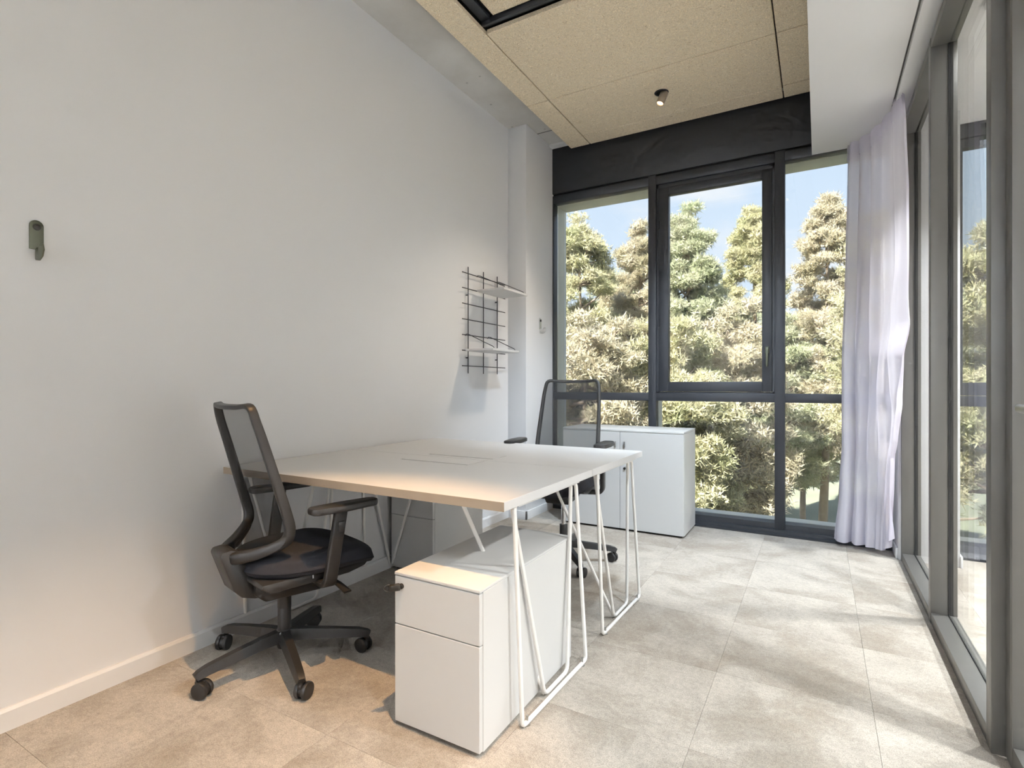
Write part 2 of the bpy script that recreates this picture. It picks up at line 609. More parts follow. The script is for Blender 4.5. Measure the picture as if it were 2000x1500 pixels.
# ------------------------------------------------------------------ floor of carpet tiles
floor = tag(MB().box(XW - 0.2, XN + 0.2, YR - 0.2, YW + 0.02, -0.30, -0.008).build('floor', 'gap', smooth=False), 'beige patterned carpet tile floor', None, None, 'structure')
tile_me = None
ts = 0.5
xs0, ys0 = 0.158 - 5 * ts, 2.17 - 10 * ts
def carpet_tile(x0, x1, y0, y1):
    global tile_me
    full = abs(x1 - x0 - ts) < 1e-6 and abs(y1 - y0 - ts) < 1e-6
    if full and tile_me is not None:
        o = bpy.data.objects.new('carpet_tile', tile_me)
        COL.objects.link(o)
    else:
        w, d = x1 - x0, y1 - y0
        g = 0.0005
        o = MB().box(g, w - g, g, d - g, -0.008, 0.0).build('carpet_tile', 'carpet', smooth=False)
        if full:
            tile_me = o.data
    o.location = (x0, y0, 0)
    o.parent = floor
x = xs0
while x < XN:
    y = ys0
    while y < YW:
        a0, a1 = max(x, XW), min(x + ts, XN)
        b0, b1 = max(y, YR), min(y + ts, YW)
        if a1 - a0 > 0.01 and b1 - b0 > 0.01:
            carpet_tile(a0, a1, b0, b1)
        y += ts
    x += ts

# ------------------------------------------------------------------ walls
tag(MB().box(XW - 0.2, XW, YR - 0.2, YW + 0.3, 0.0, ZS).build('wall_left', 'wall', smooth=False), 'long plain white wall behind the desk', None, None, 'structure')
tag(MB().box(XW, XN + 0.2, YR - 0.2, YR, 0.0, ZS).build('wall_rear', 'wall', smooth=False), 'white wall behind the viewer', None, None, 'structure')
tag(MB().box(XN, XN + 0.2, YR, YW + 0.3, 0.0, ZS).build('wall_far', 'wall', smooth=False), 'white far wall of the next room', None, None, 'structure')
tag(MB().box(XW, -2.078, 3.85, YW + 0.3, 0.0, ZS, 0.003).build('wall_corner', 'wall'), 'narrow white column in the window corner', None, None, 'structure')
tag(MB().prism([(XW, 0.0), (XW + 0.014, 0.0), (XW + 0.014, 0.062), (XW + 0.008, 0.072), (XW, 0.072)], 'y', YR, 3.85).build('baseboard_left', 'trim', smooth=False), 'low white skirting along the left wall', None, None, 'structure')
b = MB().box(XW + 0.014, -2.064, 3.836, 3.85, 0, 0.07, 0.002).box(-2.078, -2.064, 3.836, YW - 0.02, 0, 0.07, 0.002).build('baseboard_corner', 'trim')
tag(b, 'white skirting around the corner column', None, None, 'structure')
# pier at the end of the partition
tag(MB().box(0.432, 0.735, 4.13, YW + 0.3, 0.0, ZS, 0.003).build('wall_pier', 'wall'), 'white pier between curtain and partition', None, None, 'structure')
tag(MB().box(0.735, 0.747, 4.12, YW - 0.01, 0, 0.07, 0.002).box(0.420, 0.432, 4.15, YW - 0.01, 0, 0.07, 0.002).build('baseboard_pier', 'trim'), 'white skirting on the pier', None, None, 'structure')

# ------------------------------------------------------------------ ceilings
slab = tag(MB().box(XW - 0.25, XN + 0.25, YR - 0.25, YW + 0.9, ZS, ZS + 0.35).build('ceiling', 'concrete', smooth=False), 'raw concrete slab over the left wall', None, None, 'structure')
MB().box(-2.078, -1.70, 4.05, 4.055, ZS - 0.002, ZS + 0.001).build('joint', 'gap', slab, smooth=False)
MB().box(-2.078, -1.70, 4.285, YW, ZS - 0.020, ZS).build('edge_strip', 'trim', slab, smooth=False)

boards = struct('ceiling_boards', 'suspended tan wood wool ceiling boards')
G = 0.0036
def board(x0, x1, y0, y1, z0=ZP, th=0.03):
    MB().box(x0 + G, x1 - G, y0 + G, y1 - G, z0, z0 + th, 0.0035, 1).build('ceiling_board', 'woodwool', boards)
XB = [-1.885, -1.703, -0.222, -0.045]
YB = [4.315, 4.135, 3.50, 2.655]
board(XB[0], XB[1], YB[2] , YB[0])
board(XB[1], XB[2], YB[1], YB[0])
board(XB[2], XB[3], YB[1], YB[0])
board(XB[1], XB[2], YB[2], YB[1])
board(XB[2], XB[3], YB[2], YB[1])
board(XB[1], XB[2], YB[3], YB[2])
board(XB[2], XB[3], YB[3], YB[2])
board(XB[0], XB[1], YB[3] - 0.6, YB[2])
# the open hatch with its raised board and black rails
board(-1.62, XB[2], YB[3] - 0.30, YB[3] - 0.055, ZP + 0.045, 0.02)
board(XB[2], XB[3], YB[3] - 0.60, YB[3])
yy = YB[3] - 0.36
k = 0
while yy > YR + 0.05:
    y2 = max(YR, yy - 1.2)
    board(XB[1], XB[2], y2, yy if k else yy)
    if k == 0:
        board(XB[0], XB[1], y2, YB[3] - 0.6)
        board(XB[2], XB[3], y2, YB[3] - 0.6)
    else:
        board(XB[0], XB[1], y2, yy)
        board(XB[2], XB[3], y2, yy)
    yy = y2
    k += 1
MB().box(XB[1] + 0.004, XB[2], YB[3] - 0.052, YB[3] - 0.036, ZP + 0.018, ZP + 0.05, 0.002).box(XB[1] + 0.004, XB[2], YB[3] - 0.036, YB[3] - 0.012, ZP + 0.03, ZP + 0.036).build('hatch_rail', 'black', boards)
MB().box(XB[1] + 0.004, XB[2], YB[3] - 0.345, YB[3] - 0.318, ZP + 0.018, ZP + 0.05, 0.002).build('hatch_rail', 'black', boards)
MB().box(XB[1] + 0.004, -1.64, YB[3] - 0.318, YB[3] - 0.052, ZP + 0.040, ZP + 0.062, 0.002).build('hatch_rail', 'black', boards)
MB().box(XB[0] + 0.04, XB[3] - 0.02, YR, YB[0] - 0.02, ZS - 0.004, ZS - 0.001).build('backing', 'gap', boards, smooth=False)

sof = struct('ceiling_soffit', 'lowered white plasterboard soffit above the partition')
MB().box(-0.045, 0.368, YR, YW, ZF, ZS, 0.002).build('soffit_board', 'soffit', sof)
MB().box(0.382, XG + 0.03, YR, YW, ZF, ZS, 0.002).build('soffit_board', 'soffit', sof)
MB().box(0.366, 0.384, YR, YW, ZF + 0.03, ZF + 0.04).build('curtain_track', 'alu', sof, smooth=False)
tag(MB().box(XG + 0.03, XN, YR, YW, ZF + 0.02, ZS).build('ceiling_next', 'soffit', smooth=False), 'white ceiling of the next room', None, None, 'structure')

# ------------------------------------------------------------------ window wall
win = struct('window_1', 'charcoal framed curtain wall window with opening sash')
X0, X3 = -2.078, 0.432
ZT0, ZT1 = 0.972, 1.036     # transom
ZH0, ZH1 = 2.728, 2.795     # head
def bar(nm, x0, x1, z0, z1, y0=YW, y1=YW + 0.08, mat='black', par=None, bv=0.002):
    return MB().box(x0, x1, y0, y1, z0, z1, bv).build(nm, mat, par or win)
def glaze(nm, x0, x1, z0, z1, y=YW + 0.082, par=None, th=0.006):
    return MB().box(x0, x1, y, y + th, z0, z1).build(nm, 'glass', par or win, smooth=False)
bar('jamb', X0, X0 + 0.012, 0.0, ZH1)
mull = [(-1.213, -1.150), (-0.283, -0.216)]
for a, b_ in mull:
    bar('mullion', a, b_, 0.0, ZH1 + 0.012)
    MB().box(a + 0.012, b_ - 0.012, YW + 0.092, YW + 0.25, 0.0, ZH0).build('mullion_fin', 'revl', win, smooth=False)
spans = [(X0 + 0.012, mull[0][0]), (mull[0][1], mull[1][0]), (mull[1][1], X3)]
for a, b_ in spans:
    bar('transom', a, b_, ZT0, ZT1, YW + 0.002)
    bar('head_rail', a, b_, ZH0, ZH1, YW + 0.001)
# sill: stepped profile
MB().prism([(YW - 0.02, 0.0), (YW + 0.10, 0.0), (YW + 0.10, 0.092), (YW + 0.012, 0.086), (YW + 0.010, 0.046), (YW - 0.004, 0.044), (YW - 0.006, 0.018), (YW - 0.02, 0.016)], 'x', X0, X3).build('sill', 'black', win, smooth=False)
MB().prism([(YW + 0.09, 0.092), (YW + 0.30, 0.075), (YW + 0.30, 0.04), (YW + 0.09, 0.04)], 'x', X0, XN).build('outer_sill', 'revl', win, smooth=False)
MB().box(X0, XN, YW + 0.09, YW + 0.30, ZH0 + 0.004, ZH0 + 0.10).build('outer_head', 'revl', win, smooth=False)
MB().box(X0 - 0.02, X0 + 0.004, YW + 0.095, YW + 0.25, 0.0, ZH0).build('outer_jamb', 'revl', win, smooth=False)
for a, b_ in spans:
    glaze('pane', a, b_, 0.088, ZT0)
for a, b_ in (spans[0], spans[2]):
    glaze('pane', a, b_, ZT1, ZH0)
# opening sash in the middle bay
xa, xb = spans[1]
za, zb = ZT1, ZH0
fr = MB()
fr.box(xa, xa + 0.016, YW + 0.022, YW + 0.08, za, zb).box(xb - 0.016, xb, YW + 0.022, YW + 0.08, za, zb)
fr.box(xa, xb, YW + 0.022, YW + 0.08, zb - 0.030, zb).box(xa, xb, YW + 0.022, YW + 0.08, za, za + 0.012)
fr.build('sash_seat', 'black', win, smooth=False)
sash = MB()
sx0, sx1, sz0, sz1 = xa + 0.018, xb - 0.018, za + 0.014, zb - 0.032
w = 0.079
sash.box(sx0, sx0 + w, YW + 0.012, YW + 0.075, sz0, sz1, 0.003).box(sx1 - w + 0.012, sx1, YW + 0.012, YW + 0.075, sz0, sz1, 0.003)
sash.box(sx0 + w, sx1 - w + 0.012, YW + 0.0125, YW + 0.0745, sz1 - 0.062, sz1, 0.003).box(sx0 + w, sx1 - w + 0.012, YW + 0.0125, YW + 0.0745, sz0, sz0 + 0.075, 0.003)
sash = sash.build('sash', 'black', win)
glaze('sash_pane', sx0 + w - 0.005, sx1 - w + 0.017, sz0 + 0.07, sz1 - 0.057, YW + 0.05, sash)
hm = MB()
hx = -0.332
hm.box(hx - 0.014, hx + 0.014, YW + 0.002, YW + 0.012, 1.335, 1.385, 0.003)
hm.sweep([(hx, YW - 0.004, 1.378), (hx, YW - 0.030, 1.370), (hx, YW - 0.034, 1.35), (hx, YW - 0.030, 1.29), (hx, YW - 0.024, 1.235)], lambda t: rrect(0.026 - 0.012 * t, 0.012, 0.8))
hm.box(hx - 0.009, hx + 0.009, YW - 0.028, YW + 0.006, 1.355, 1.378, 0.003)
hm.build('sash_handle', 'olive', sash)
for hz in (1.60, 2.40):
    MB().lathe([(0, -0.03), (0.006, -0.03), (0.006, 0.03), (0, 0.03)], 10, Matrix.Translation((xa + 0.020, YW + 0.010, hz))).build('hinge', 'black', sash)
# black beam above the window
beam = tag(MB().box(X0, -0.02, YW - 0.004, YW + 0.09, ZH1 + 0.016, ZS, 0.002).build('trim_1', 'beam'), 'deep charcoal panel above the window', None, None, 'structure')
MB().box(X0, -0.02, YW + 0.02, YW + 0.09, ZH1, ZH1 + 0.016).build('shadow_gap', 'gap', beam, smooth=False)
tag(MB().box(X0, XN, YW + 0.09, YW + 0.32, ZH0 + 0.10, ZS).build('wall_front', 'beam', smooth=False), 'spandrel above the window', None, None, 'structure')
tag(MB().box(X0 - 0.4, XN + 0.3, YW + 0.02, YW + 0.30, -3.5, 0.04).build('wall_below', 'revl', smooth=False), 'facade below the window', None, None, 'structure')

# window of the next room
w2 = struct('window_2', 'window of the next room with a charcoal frame')
nb = [(0.735, 0.748), (1.62, 1.68), (2.55, 2.61), (XN - 0.03, XN)]
for a, b_ in nb:
    bar('mullion', a, b_, 0.0, ZF, par=w2)
for (a, a1), (b0, b_) in zip(nb[:-1], nb[1:]):
    bar('transom', a1, b0, 0.965, 1.03, YW + 0.002, par=w2)
    bar('head_rail', a1, b0, 2.66, ZF + 0.02, YW + 0.002, par=w2)
    glaze('pane', a1, b0, 0.088, 0.965, par=w2)
    sh = MB().box(a1 + 0.004, a1 + 0.04, YW + 0.012, YW + 0.075, 1.034, 2.656).box(b0 - 0.04, b0 - 0.004, YW + 0.012, YW + 0.075, 1.034, 2.656)
    sh.box(a1 + 0.04, b0 - 0.04, YW + 0.0125, YW + 0.0745, 1.034, 1.115).box(a1 + 0.04, b0 - 0.04, YW + 0.0125, YW + 0.0745, 2.60, 2.656)
    sh = sh.build('sash', 'black', w2, smooth=False)
    glaze('sash_pane', a1 + 0.038, b0 - 0.038, 1.11, 2.605, YW + 0.05, sh)
MB().prism([(YW - 0.02, 0.0), (YW + 0.10, 0.0), (YW + 0.10, 0.092), (YW + 0.012, 0.086), (YW - 0.004, 0.044), (YW - 0.02, 0.016)], 'x', 0.735, XN).build('sill', 'black', w2, smooth=False)

# ------------------------------------------------------------------ glass partition on the right
part = struct('wall_right', 'grey aluminium framed glass partition to the next room')
XGL = XG + 0.068   # glass line
ZB = 0.052
def post(y0, y1):
    MB().box(XG, XG + 0.098, y0, y1, 0.0, ZF - 0.03, 0.002).build('post', 'alu', part)
    for s in (y0 - 0.005, y1):
        MB().box(XGL - 0.004, XGL + 0.014, s, s + 0.005, ZB, ZF - 0.06).build('gasket', 'gasket', part, smooth=False)
posts = [(4.098, 4.13), (3.10, 3.152), (2.098, 2.152), (1.06, 1.11), (0.06, 0.11), (-0.94, -0.89), (-1.94, -1.89)]
for a, b_ in posts:
    post(a, b_)
ends = [(posts[i + 1][1], posts[i][0]) for i in range(len(posts) - 1)] + [(YR, posts[-1][0])]
for i, (a, b_) in enumerate(ends):
    MB().box(XG + 0.002, XG + 0.096, a, b_, ZF - 0.075, ZF - 0.03, 0.002).build('head_rail', 'alu', part)
    if i != 2:
        MB().box(XG + 0.002, XG + 0.096, a, b_, 0.0, ZB, 0.003).build('bottom_rail', 'alu', part)
        MB().box(XGL, XGL + 0.010, a + 0.005, b_ - 0.005, ZB, ZF - 0.075).build('pane', 'pglass', part, smooth=False)
        MB().box(XGL - 0.004, XGL, a, b_, ZB, ZB + 0.004).build('gasket', 'gasket', part, smooth=False)
MB().box(XG + 0.02, XG + 0.085, YR, 4.13, ZF - 0.03, ZF + 0.02).build('head_gap', 'gap', part, smooth=False)
# glass door after the third post
door = struct('door_1', 'framed glass door in the partition')
da, db = posts[3][1] + 0.004, posts[2][0] - 0.012
dm = MB()
dm.box(XG + 0.03, XG + 0.075, db - 0.06, db, 0.008, ZF - 0.08, 0.003).box(XG + 0.03, XG + 0.075, da, da + 0.06, 0.008, ZF - 0.08, 0.003)
dm.box(XG + 0.031, XG + 0.074, da + 0.06, db - 0.06, 0.008, 0.07, 0.003).box(XG + 0.031, XG + 0.074, da + 0.06, db - 0.06, ZF - 0.14, ZF - 0.08, 0.003)
dm.build('door_frame', 'alu', door)
MB().box(XG + 0.048, XG + 0.056, da + 0.055, db - 0.055, 0.065, ZF - 0.135).build('door_pane', 'pglass', door, smooth=False)
MB().sweep(fillet([(XG + 0.04, 1.53, 1.046), (0.398, 1.53, 1.046), (0.398, 1.640, 1.046)], 0.02), lambda t: rrect(0.018, 0.020, 0.9)).build('door_handle', 'satin', door)

# ------------------------------------------------------------------ desks
XD0, XD1 = XW + 0.006, -0.827
ZD1, ZD0 = 0.745, 0.715
def rod_frame(par, s):
    # s=+1 room side, s=-1 wall side (mirrored about the desk centre)
    xc = (XD0 + XD1) / 2
    W = (XD1 - XD0) / 2
    mx = lambda x: s * x if s > 0 else -x
    def X(px):
        return (px - xc) if s > 0 else -(px - xc)
    r = 0.0075
    z0 = 0.0085
    zt = ZD0 - 0.006
    outer = fillet([(X(-0.862), 0.135, zt), (X(-0.838), 0.082, zt), (X(-0.822), 0.106, z0), (X(-0.806), 0.602, z0), (X(-0.842), 0.585, zt), (X(-0.862), 0.55, zt)], [0, .016, .02, .02, .016, 0])
    MB().tube(outer, r).build('rod_leg', 'rod', par)
    inner = fillet([(X(-0.880), 0.15, zt), (X(-0.856), 0.098, zt), (X(-0.839), 0.300, z0), (X(-0.835), 0.487, z0), (X(-0.858), 0.572, zt), (X(-0.88), 0.53, zt)], [0, .016, .03, .03, .016, 0])
    MB().tube(inner, r).build('rod_leg', 'rod', par)
    MB().tube([(X(-0.842), 0.305, z0 + 0.002), (X(-1.155), 0.215, zt)], r).build('rod_brace', 'rod', par)
    MB().box(min(X(-0.90), X(-0.832)), max(X(-0.90), X(-0.832)), 0.10, 0.60, ZD0 - 0.005, ZD0).build('mounting_plate', 'steel', par, smooth=False)
    for yy_ in (0.135, 0.565):
        xq = X(-0.821 + (yy_ - .106) * .032)
        MB().lathe([(0, -0.0085), (0.010, -0.0085), (0.010, -0.005), (0.004, -0.003), (0.004, 0.022), (0, 0.022)], 10, Matrix.Translation((xq, yy_, z0))).build('leveller', 'satin', par)
def desk(y0, y1, label, flap_y, flip):
    xc = (XD0 + XD1) / 2
    d = thing('desk', label, 'desk', (xc, y0 if not flip else y1, 0), 0, 'pair of white desks pushed together')
    W = (XD1 - XD0) / 2
    yl = y1 - y0
    sgn = -1 if flip else 1
    top = MB()
    def yb(a, b):
        return (a, b) if not flip else (-b, -a)
    fx0, fx1 = -1.742 - xc, -1.352 - xc
    fa, fb = flap_y[0] - y0, flap_y[1] - y0
    if flip:
        fa, fb = flap_y[0] - y1, flap_y[1] - y1
        ya, ybk = -yl, 0.0
    else:
        ya, ybk = 0.0, yl
    # top slab around the cable flap opening
    top.box(-W, fx0, ya, ybk, ZD0, ZD1, 0.0012, 1).box(fx1, W, ya, ybk, ZD0, ZD1, 0.0012, 1)
    top.box(fx0 - 0.001, fx1 + 0.001, ya, fa, ZD0, ZD1).box(fx0 - 0.001, fx1 + 0.001, fb, ybk, ZD0, ZD1)
    top = top.build('tabletop', 'laminate', d, smooth=False)
    if not flip:
        MB().box(-W, W, -0.0012, 0.0004, ZD0 + 0.0005, ZD1 - 0.0008).build('front_strip', 'edge', d, smooth=False)['label'] = 'tan strip on the front edge'  # tan strip along the near desk's front edge only
    fl = MB().box(fx0 + 0.003, fx1 - 0.003, fa + 0.009, fb - 0.003, ZD0 + 0.004, ZD1 + 0.0015, 0.001, 1).build('cable_flap', 'laminate', d)
    MB().box(fx0, fx1, fa, fb, ZD0 - 0.002, ZD0 + 0.001).build('cable_tray', 'steel', d, smooth=False)
    return d, sgn
d1, _ = desk(1.392, 2.118, 'white desk on thin rod legs nearer the camera, mesh chair pushed behind it', (1.955, 2.098), False)
rod_frame(d1, 1)
rod_frame(d1, -1)
d2, _ = desk(2.122, 2.850, 'white desk on thin rod legs nearer the window, behind the closer desk', (2.168, 2.302), True)
# rods of the far desk (its legs start a little in from the seam)
h2 = empty('tmp_far')
rod_frame(h2, 1)
rod_frame(h2, -1)
for ch in list(h2.children):
    ch.parent = d2
    ch.location.y += -(2.850 - 2.122) - 0.0 + 0.0
bpy.data.objects.remove(h2)

# ------------------------------------------------------------------ drawer pedestals
def key_obj(par, mat_w):
    k = MB()
    k.lathe([(0, 0), (0.009, 0), (0.009, 0.006), (0.007, 0.008), (0, 0.008)], 16, mat_w)
    return k.build('lock', 'key', par)

def pedestal(loc, w, dpt, h, label, key=True, rz=0.0):
    t = thing('drawer_pedestal', label, 'drawer unit', loc, rz, 'white steel drawer pedestals under the desks')
    # local: front at y=0, x from 0..w
    MB().box(0.0, w, 0.020, dpt, 0.012, h - 0.010, 0.0015, 1).build('body', 'steel', t)
    MB().box(-0.0, w, 0.0, dpt, h - 0.010, h, 0.002).build('top_panel', 'steel', t)
    zs = 0.330 * h / 0.497
    fr1 = MB().box(0.001, w - 0.001, 0.001, 0.0185, zs + 0.0015, h - 0.0125, 0.0015, 1).build('drawer', 'steel', t)
    MB().box(0.001, w - 0.001, 0.001, 0.0185, 0.016, zs - 0.0015, 0.0015, 1).build('drawer', 'steel', t)
    MB().box(0.02, w - 0.02, 0.03, dpt - 0.02, 0.0, 0.012).build('plinth', 'gap', t, smooth=False)
    if key:
        kx, kz = 0.030, h - 0.042
        km = Matrix.Translation((kx, 0.001, kz)) @ Matrix.Rotation(R(90), 4, 'X')
        lk = key_obj(fr1, km)
        # folding key: blade grip and half ring, sticking out to the front and left
        kb = MB()
        rot = Matrix.Translation((kx, -0.006, kz)) @ Matrix.Rotation(R(-38), 4, 'Z')
        kb.box(-0.012, 0.010, -0.034, 0.0, -0.010, 0.009, 0.003, 2, rot)
        kb.box(-0.010, 0.008, -0.036, -0.026, -0.009, 0.008, 0.003, 2, rot)
        ring = [rot @ Vector((-0.002, -0.034 - 0.017 * math.sin(a), 0.0105 * math.cos(a))) for a in [math.pi * q / 12 for q in range(13)]]
        kb.tube(ring, 0.0022, 6)
        kb.build('key', 'key', lk)
    return t
pedestal((-1.192, 1.312, 0.0), 0.330, 0.665, 0.497, 'white two-drawer pedestal with a dark key in front of the desk')
pedestal((-2.225, 2.42, 0.0), 0.315, 0.52, 0.497, 'white pedestal against the wall under the far desk', key=False)

# ------------------------------------------------------------------ cupboard under the window
cab = thing('cupboard', 'low white two-door cupboard standing below the window', 'cupboard', (-1.309, 3.92, 0))
cw = 0.470
MB().box(-cw, cw, 0.022, 0.412, 0.012, 0.748, 0.0015, 1).build('body', 'steel', cab)
MB().box(-cw - 0.001, cw + 0.001, 0.0, 0.413, 0.748, 0.764, 0.002).build('top_panel', 'steel', cab)
MB().box(-cw + 0.02, cw - 0.02, 0.03, 0.39, 0.0, 0.012).build('plinth', 'gap', cab, smooth=False)
for sx in (-1, 1):
    a, b_ = (-cw + 0.001, -0.0015) if sx < 0 else (0.0015, cw - 0.001)
    dr = MB().box(a, b_, 0.0, 0.020, 0.016, 0.745, 0.0015, 1).build('door', 'steel', cab)
    MB().box(sx * 0.036 - 0.006, sx * 0.036 + 0.006, -0.014, 0.001, 0.628, 0.672, 0.003).build('handle', 'satin', dr)
    if sx > 0:
        km = Matrix.Translation((0.037, 0.0, 0.471)) @ Matrix.Rotation(R(90), 4, 'X')
        MB().lathe([(0, 0), (0.010, 0), (0.010, 0.008), (0.008, 0.011), (0, 0.011)], 16, km).build('lock', 'key', dr)

# ------------------------------------------------------------------ office chairs
def office_chair(name, label, loc, heading, lift, star_off):
    """local: +y is where the sitter faces; heading clockwise from world +y (degrees)"""
    t = thing(name, label, 'chair', (loc[0], loc[1], 0), -R(heading), 'black mesh office chairs')
    up = lift
    # --- five star base
    hub = MB().lathe([(0, 0.062), (0.026, 0.062), (0.030, 0.075), (0.036, 0.10), (0.034, 0.125), (0.026, 0.135), (0, 0.135)], 24).build('hub', 'plastic', t)
    RB = 0.315
    for k in range(5):
        a = R(star_off + 72 * k - heading)
        dx, dy = math.sin(a), math.cos(a)
        P = [(dx * r_, dy * r_, z_) for r_, z_ in ((0.010, 0.112), (0.09, 0.108), (0.20, 0.097), (0.285, 0.087), (RB, 0.080), (RB + 0.012, 0.074))]
        def sec(q):
            w_ = 0.052 - 0.022 * q
            h_ = 0.042 - 0.020 * q
            return [(w_ / 2, -h_ / 2), (w_ / 2 * .62, h_ / 2), (-w_ / 2 * .62, h_ / 2), (-w_ / 2, -h_ / 2)]
        MB().sweep(P, sec, ref=(0, 0, 1)).build('base_leg', 'plastic', t, angle=50)
        # caster
        ca = a + R(38 + 11 * k)
        cx, cy = dx * RB, dy * RB
        off = 0.016
        ux, uy = math.sin(ca), math.cos(ca)     # rolling direction
        ax, ay = uy, -ux                         # axle direction
        wx, wy = cx - ux * off, cy - uy * off
        cm = MB().lathe([(0, 0.052), (0.0095, 0.052), (0.0095, 0.078), (0, 0.078)], 12, Matrix.Translation((cx, cy, 0)))
        mt = Matrix.Translation((wx, wy, 0.030)) @ Matrix.Rotation(math.atan2(ay, ax), 4, 'Z') @ Matrix.Rotation(R(90), 4, 'Y')
        cm.lathe([(0, -0.006), (0.024, -0.006), (0.024, 0.006), (0, 0.006)], 20, mt)
        cm.box(-0.008, 0.008, -0.008, 0.026, 0.014, 0.030, 0.004, 2, Matrix.Translation((wx, wy, 0.028)) @ Matrix.Rotation(-ca, 4, 'Z'))
        fork = cm.build('caster', 'plastic', t)
        for sd in (-1, 1):
            m2 = mt @ Matrix.Translation((0, 0, sd * 0.0145))
            MB().lathe([(0, -0.008), (0.022, -0.0085), (0.0285, -0.007), (0.030, -0.003), (0.030, 0.003), (0.0285, 0.007), (0.022, 0.0085), (0, 0.008)], 28, m2).build('wheel', 'plastic', fork)
    # --- gas column
    MB().lathe([(0, 0.12), (0.025, 0.12), (0.025, 0.225), (0.0235, 0.228), (0, 0.228)], 24).build('column_sleeve', 'plastic', t)
    MB().lathe([(0, 0.228), (0.014, 0.228), (0.014, 0.30 + up), (0, 0.30 + up)], 20).build('gas_cylinder', 'chrome' if up > 0.05 else 'plastic', t)
    if up <= 0.05:
        MB().lathe([(0.0, 0.22), (0.026, 0.22), (0.026, 0.285 + up), (0.0, 0.285 + up)], 24).build('upper_sleeve', 'plastic', t)
    # --- mechanism box and lever
    MB().prism([(-0.10, 0.285 + up), (0.12, 0.275 + up), (0.16, 0.315 + up), (0.16, 0.365 + up), (-0.14, 0.365 + up), (-0.14, 0.32 + up)], 'x', -0.075, 0.075, 0.008).build('mechanism', 'plastic', t)
    MB().sweep([(0.05, 0.10, 0.345 + up), (0.14, 0.115, 0.340 + up), (0.20, 0.125, 0.328 + up), (0.262, 0.130, 0.312 + up)], lambda q: rrect(0.020 + 0.012 * q, 0.008, 0.7)).build('lever', 'plastic', t)
    # --- seat cushion: rounded, waterfall front
    def seat_surf(u, v, top):
        # u around-x -1..1, v y -1..1 (squircle)
        pass
    nx, ny = 44, 48
    SW, SL0, SL1 = 0.235, -0.175, 0.345
    def seat_pt(a, b, side):
        # a,b in [-1,1]; map square to rounded rectangle
        ex = 2.7
        k = max(abs(a), abs(b), 1e-6)
        n_ = (abs(a) ** ex + abs(b) ** ex) ** (1 / ex)
        a2, b2 = a * k / n_, b * k / n_
        e_ = max(abs(a2), abs(b2))
        rr = (abs(a2) ** ex + abs(b2) ** ex) ** (1 / ex)
        x_ = a2 * SW * (1.0 - 0.06 * (b2 < 0) * abs(b2))
        y_ = (SL0 + SL1) / 2 + b2 * (SL1 - SL0) / 2
        edge = max(0.0, 1 - rr ** 9) ** 0.42
        water = 0.055 * max(0.0, (b2 - 0.25) / 0.75) ** 2
        base = 0.415 + up - water
        if side > 0:
            dome = 0.050 * edge + 0.010 * (1 - a2 * a2) * (1 - b2 * b2) - 0.008 * math.exp(-((b2 + 0.2) ** 2) / 0.2) * (1 - a2 * a2)
            z_ = base + dome
        else:
            z_ = base - 0.028 * edge
        return (x_, y_, z_)
    s = MB()
    s.grid(lambda u, v: seat_pt(2 * u - 1, 2 * v - 1, 1), nx, ny)
    s.grid(lambda u, v: seat_pt(2 * u - 1, 2 * v - 1, -1), nx, ny)
    s.build('seat', 'fabric', t, angle=80)
    # seat pan under the cushion
    MB().prism([(-0.16, 0.395 + up), (0.26, 0.390 + up), (0.24, 0.372 + up), (0.17, 0.358 + up), (-0.13, 0.358 + up), (-0.165, 0.378 + up)], 'x', -0.20, 0.20, 0.006).build('seat_pan', 'plastic', t)
    MB().box(0.2005, 0.2025, 0.02, 0.024, 0.376 + up, 0.388 + up).build('size_tag', 'sticker', t, smooth=False)
    # --- backrest frame: one loop, its lower corners sweep back to the spine
    half = [(0.0, -0.212, 1.020), (0.09, -0.206, 1.021), (0.165, -0.192, 1.022), (0.184, -0.176, 0.965), (0.190, -0.150, 0.88), (0.196, -0.112, 0.75), (0.200, -0.078, 0.635), (0.197, -0.064, 0.570), (0.182, -0.078, 0.528), (0.130, -0.132, 0.494), (0.065, -0.195, 0.473), (0.0, -0.212, 0.468)]
    pts = [Vector((x_, y_, z_ + up)) for x_, y_, z_ in half]
    # smooth with Catmull-Rom
    loop = [Vector((-p.x, p.y, p.z)) for p in pts[::-1][:-1]] + pts[:-1]
    # order: bottom centre -> left side up -> top -> right side down
    N = len(loop)
    cr = []
    for i in range(N):
        p0, p1, p2, p3 = loop[(i - 1) % N], loop[i], loop[(i + 1) % N], loop[(i + 2) % N]
        for q in range(5):
            u = q / 5
            cr.append(0.5 * ((2 * p1) + (p2 - p0) * u + (2 * p0 - 5 * p1 + 4 * p2 - p3) * u * u + (3 * p1 - p0 - 3 * p2 + p3) * u ** 3))
    zmin, zmax = 0.468 + up, 1.02 + up
    n = len(cr)
    vs, fs = [], []
    K = None
    for i in range(n):
        T = (cr[(i + 1) % n] - cr[(i - 1) % n]).normalized()
        c = Vector((0, -0.13, 0.74 + up))
        nrm = Vector((0, 0.985, 0.17))            # loop plane normal
        S = nrm.cross(T).normalized()             # in-plane, across the band
        B = T.cross(S).normalized()               # depth
        h = (cr[i].z - zmin) / (zmax - zmin)
        low = max(0.0, 1 - h / 0.22)
        wdt = 0.017 + 0.006 * (1 - h) + 0.022 * low
        dep = 0.030 + 0.010 * (1 - h)
        sec = rrect(wdt, dep, 0.55, 2)
        K = len(sec)
        vs += [cr[i] + S * a_ + B * b_ for a_, b_ in sec]
    for i in range(n):
        j = (i + 1) % n
        for q in range(K):
            fs.append((i * K + q, i * K + (q + 1) % K, j * K + (q + 1) % K, j * K + q))
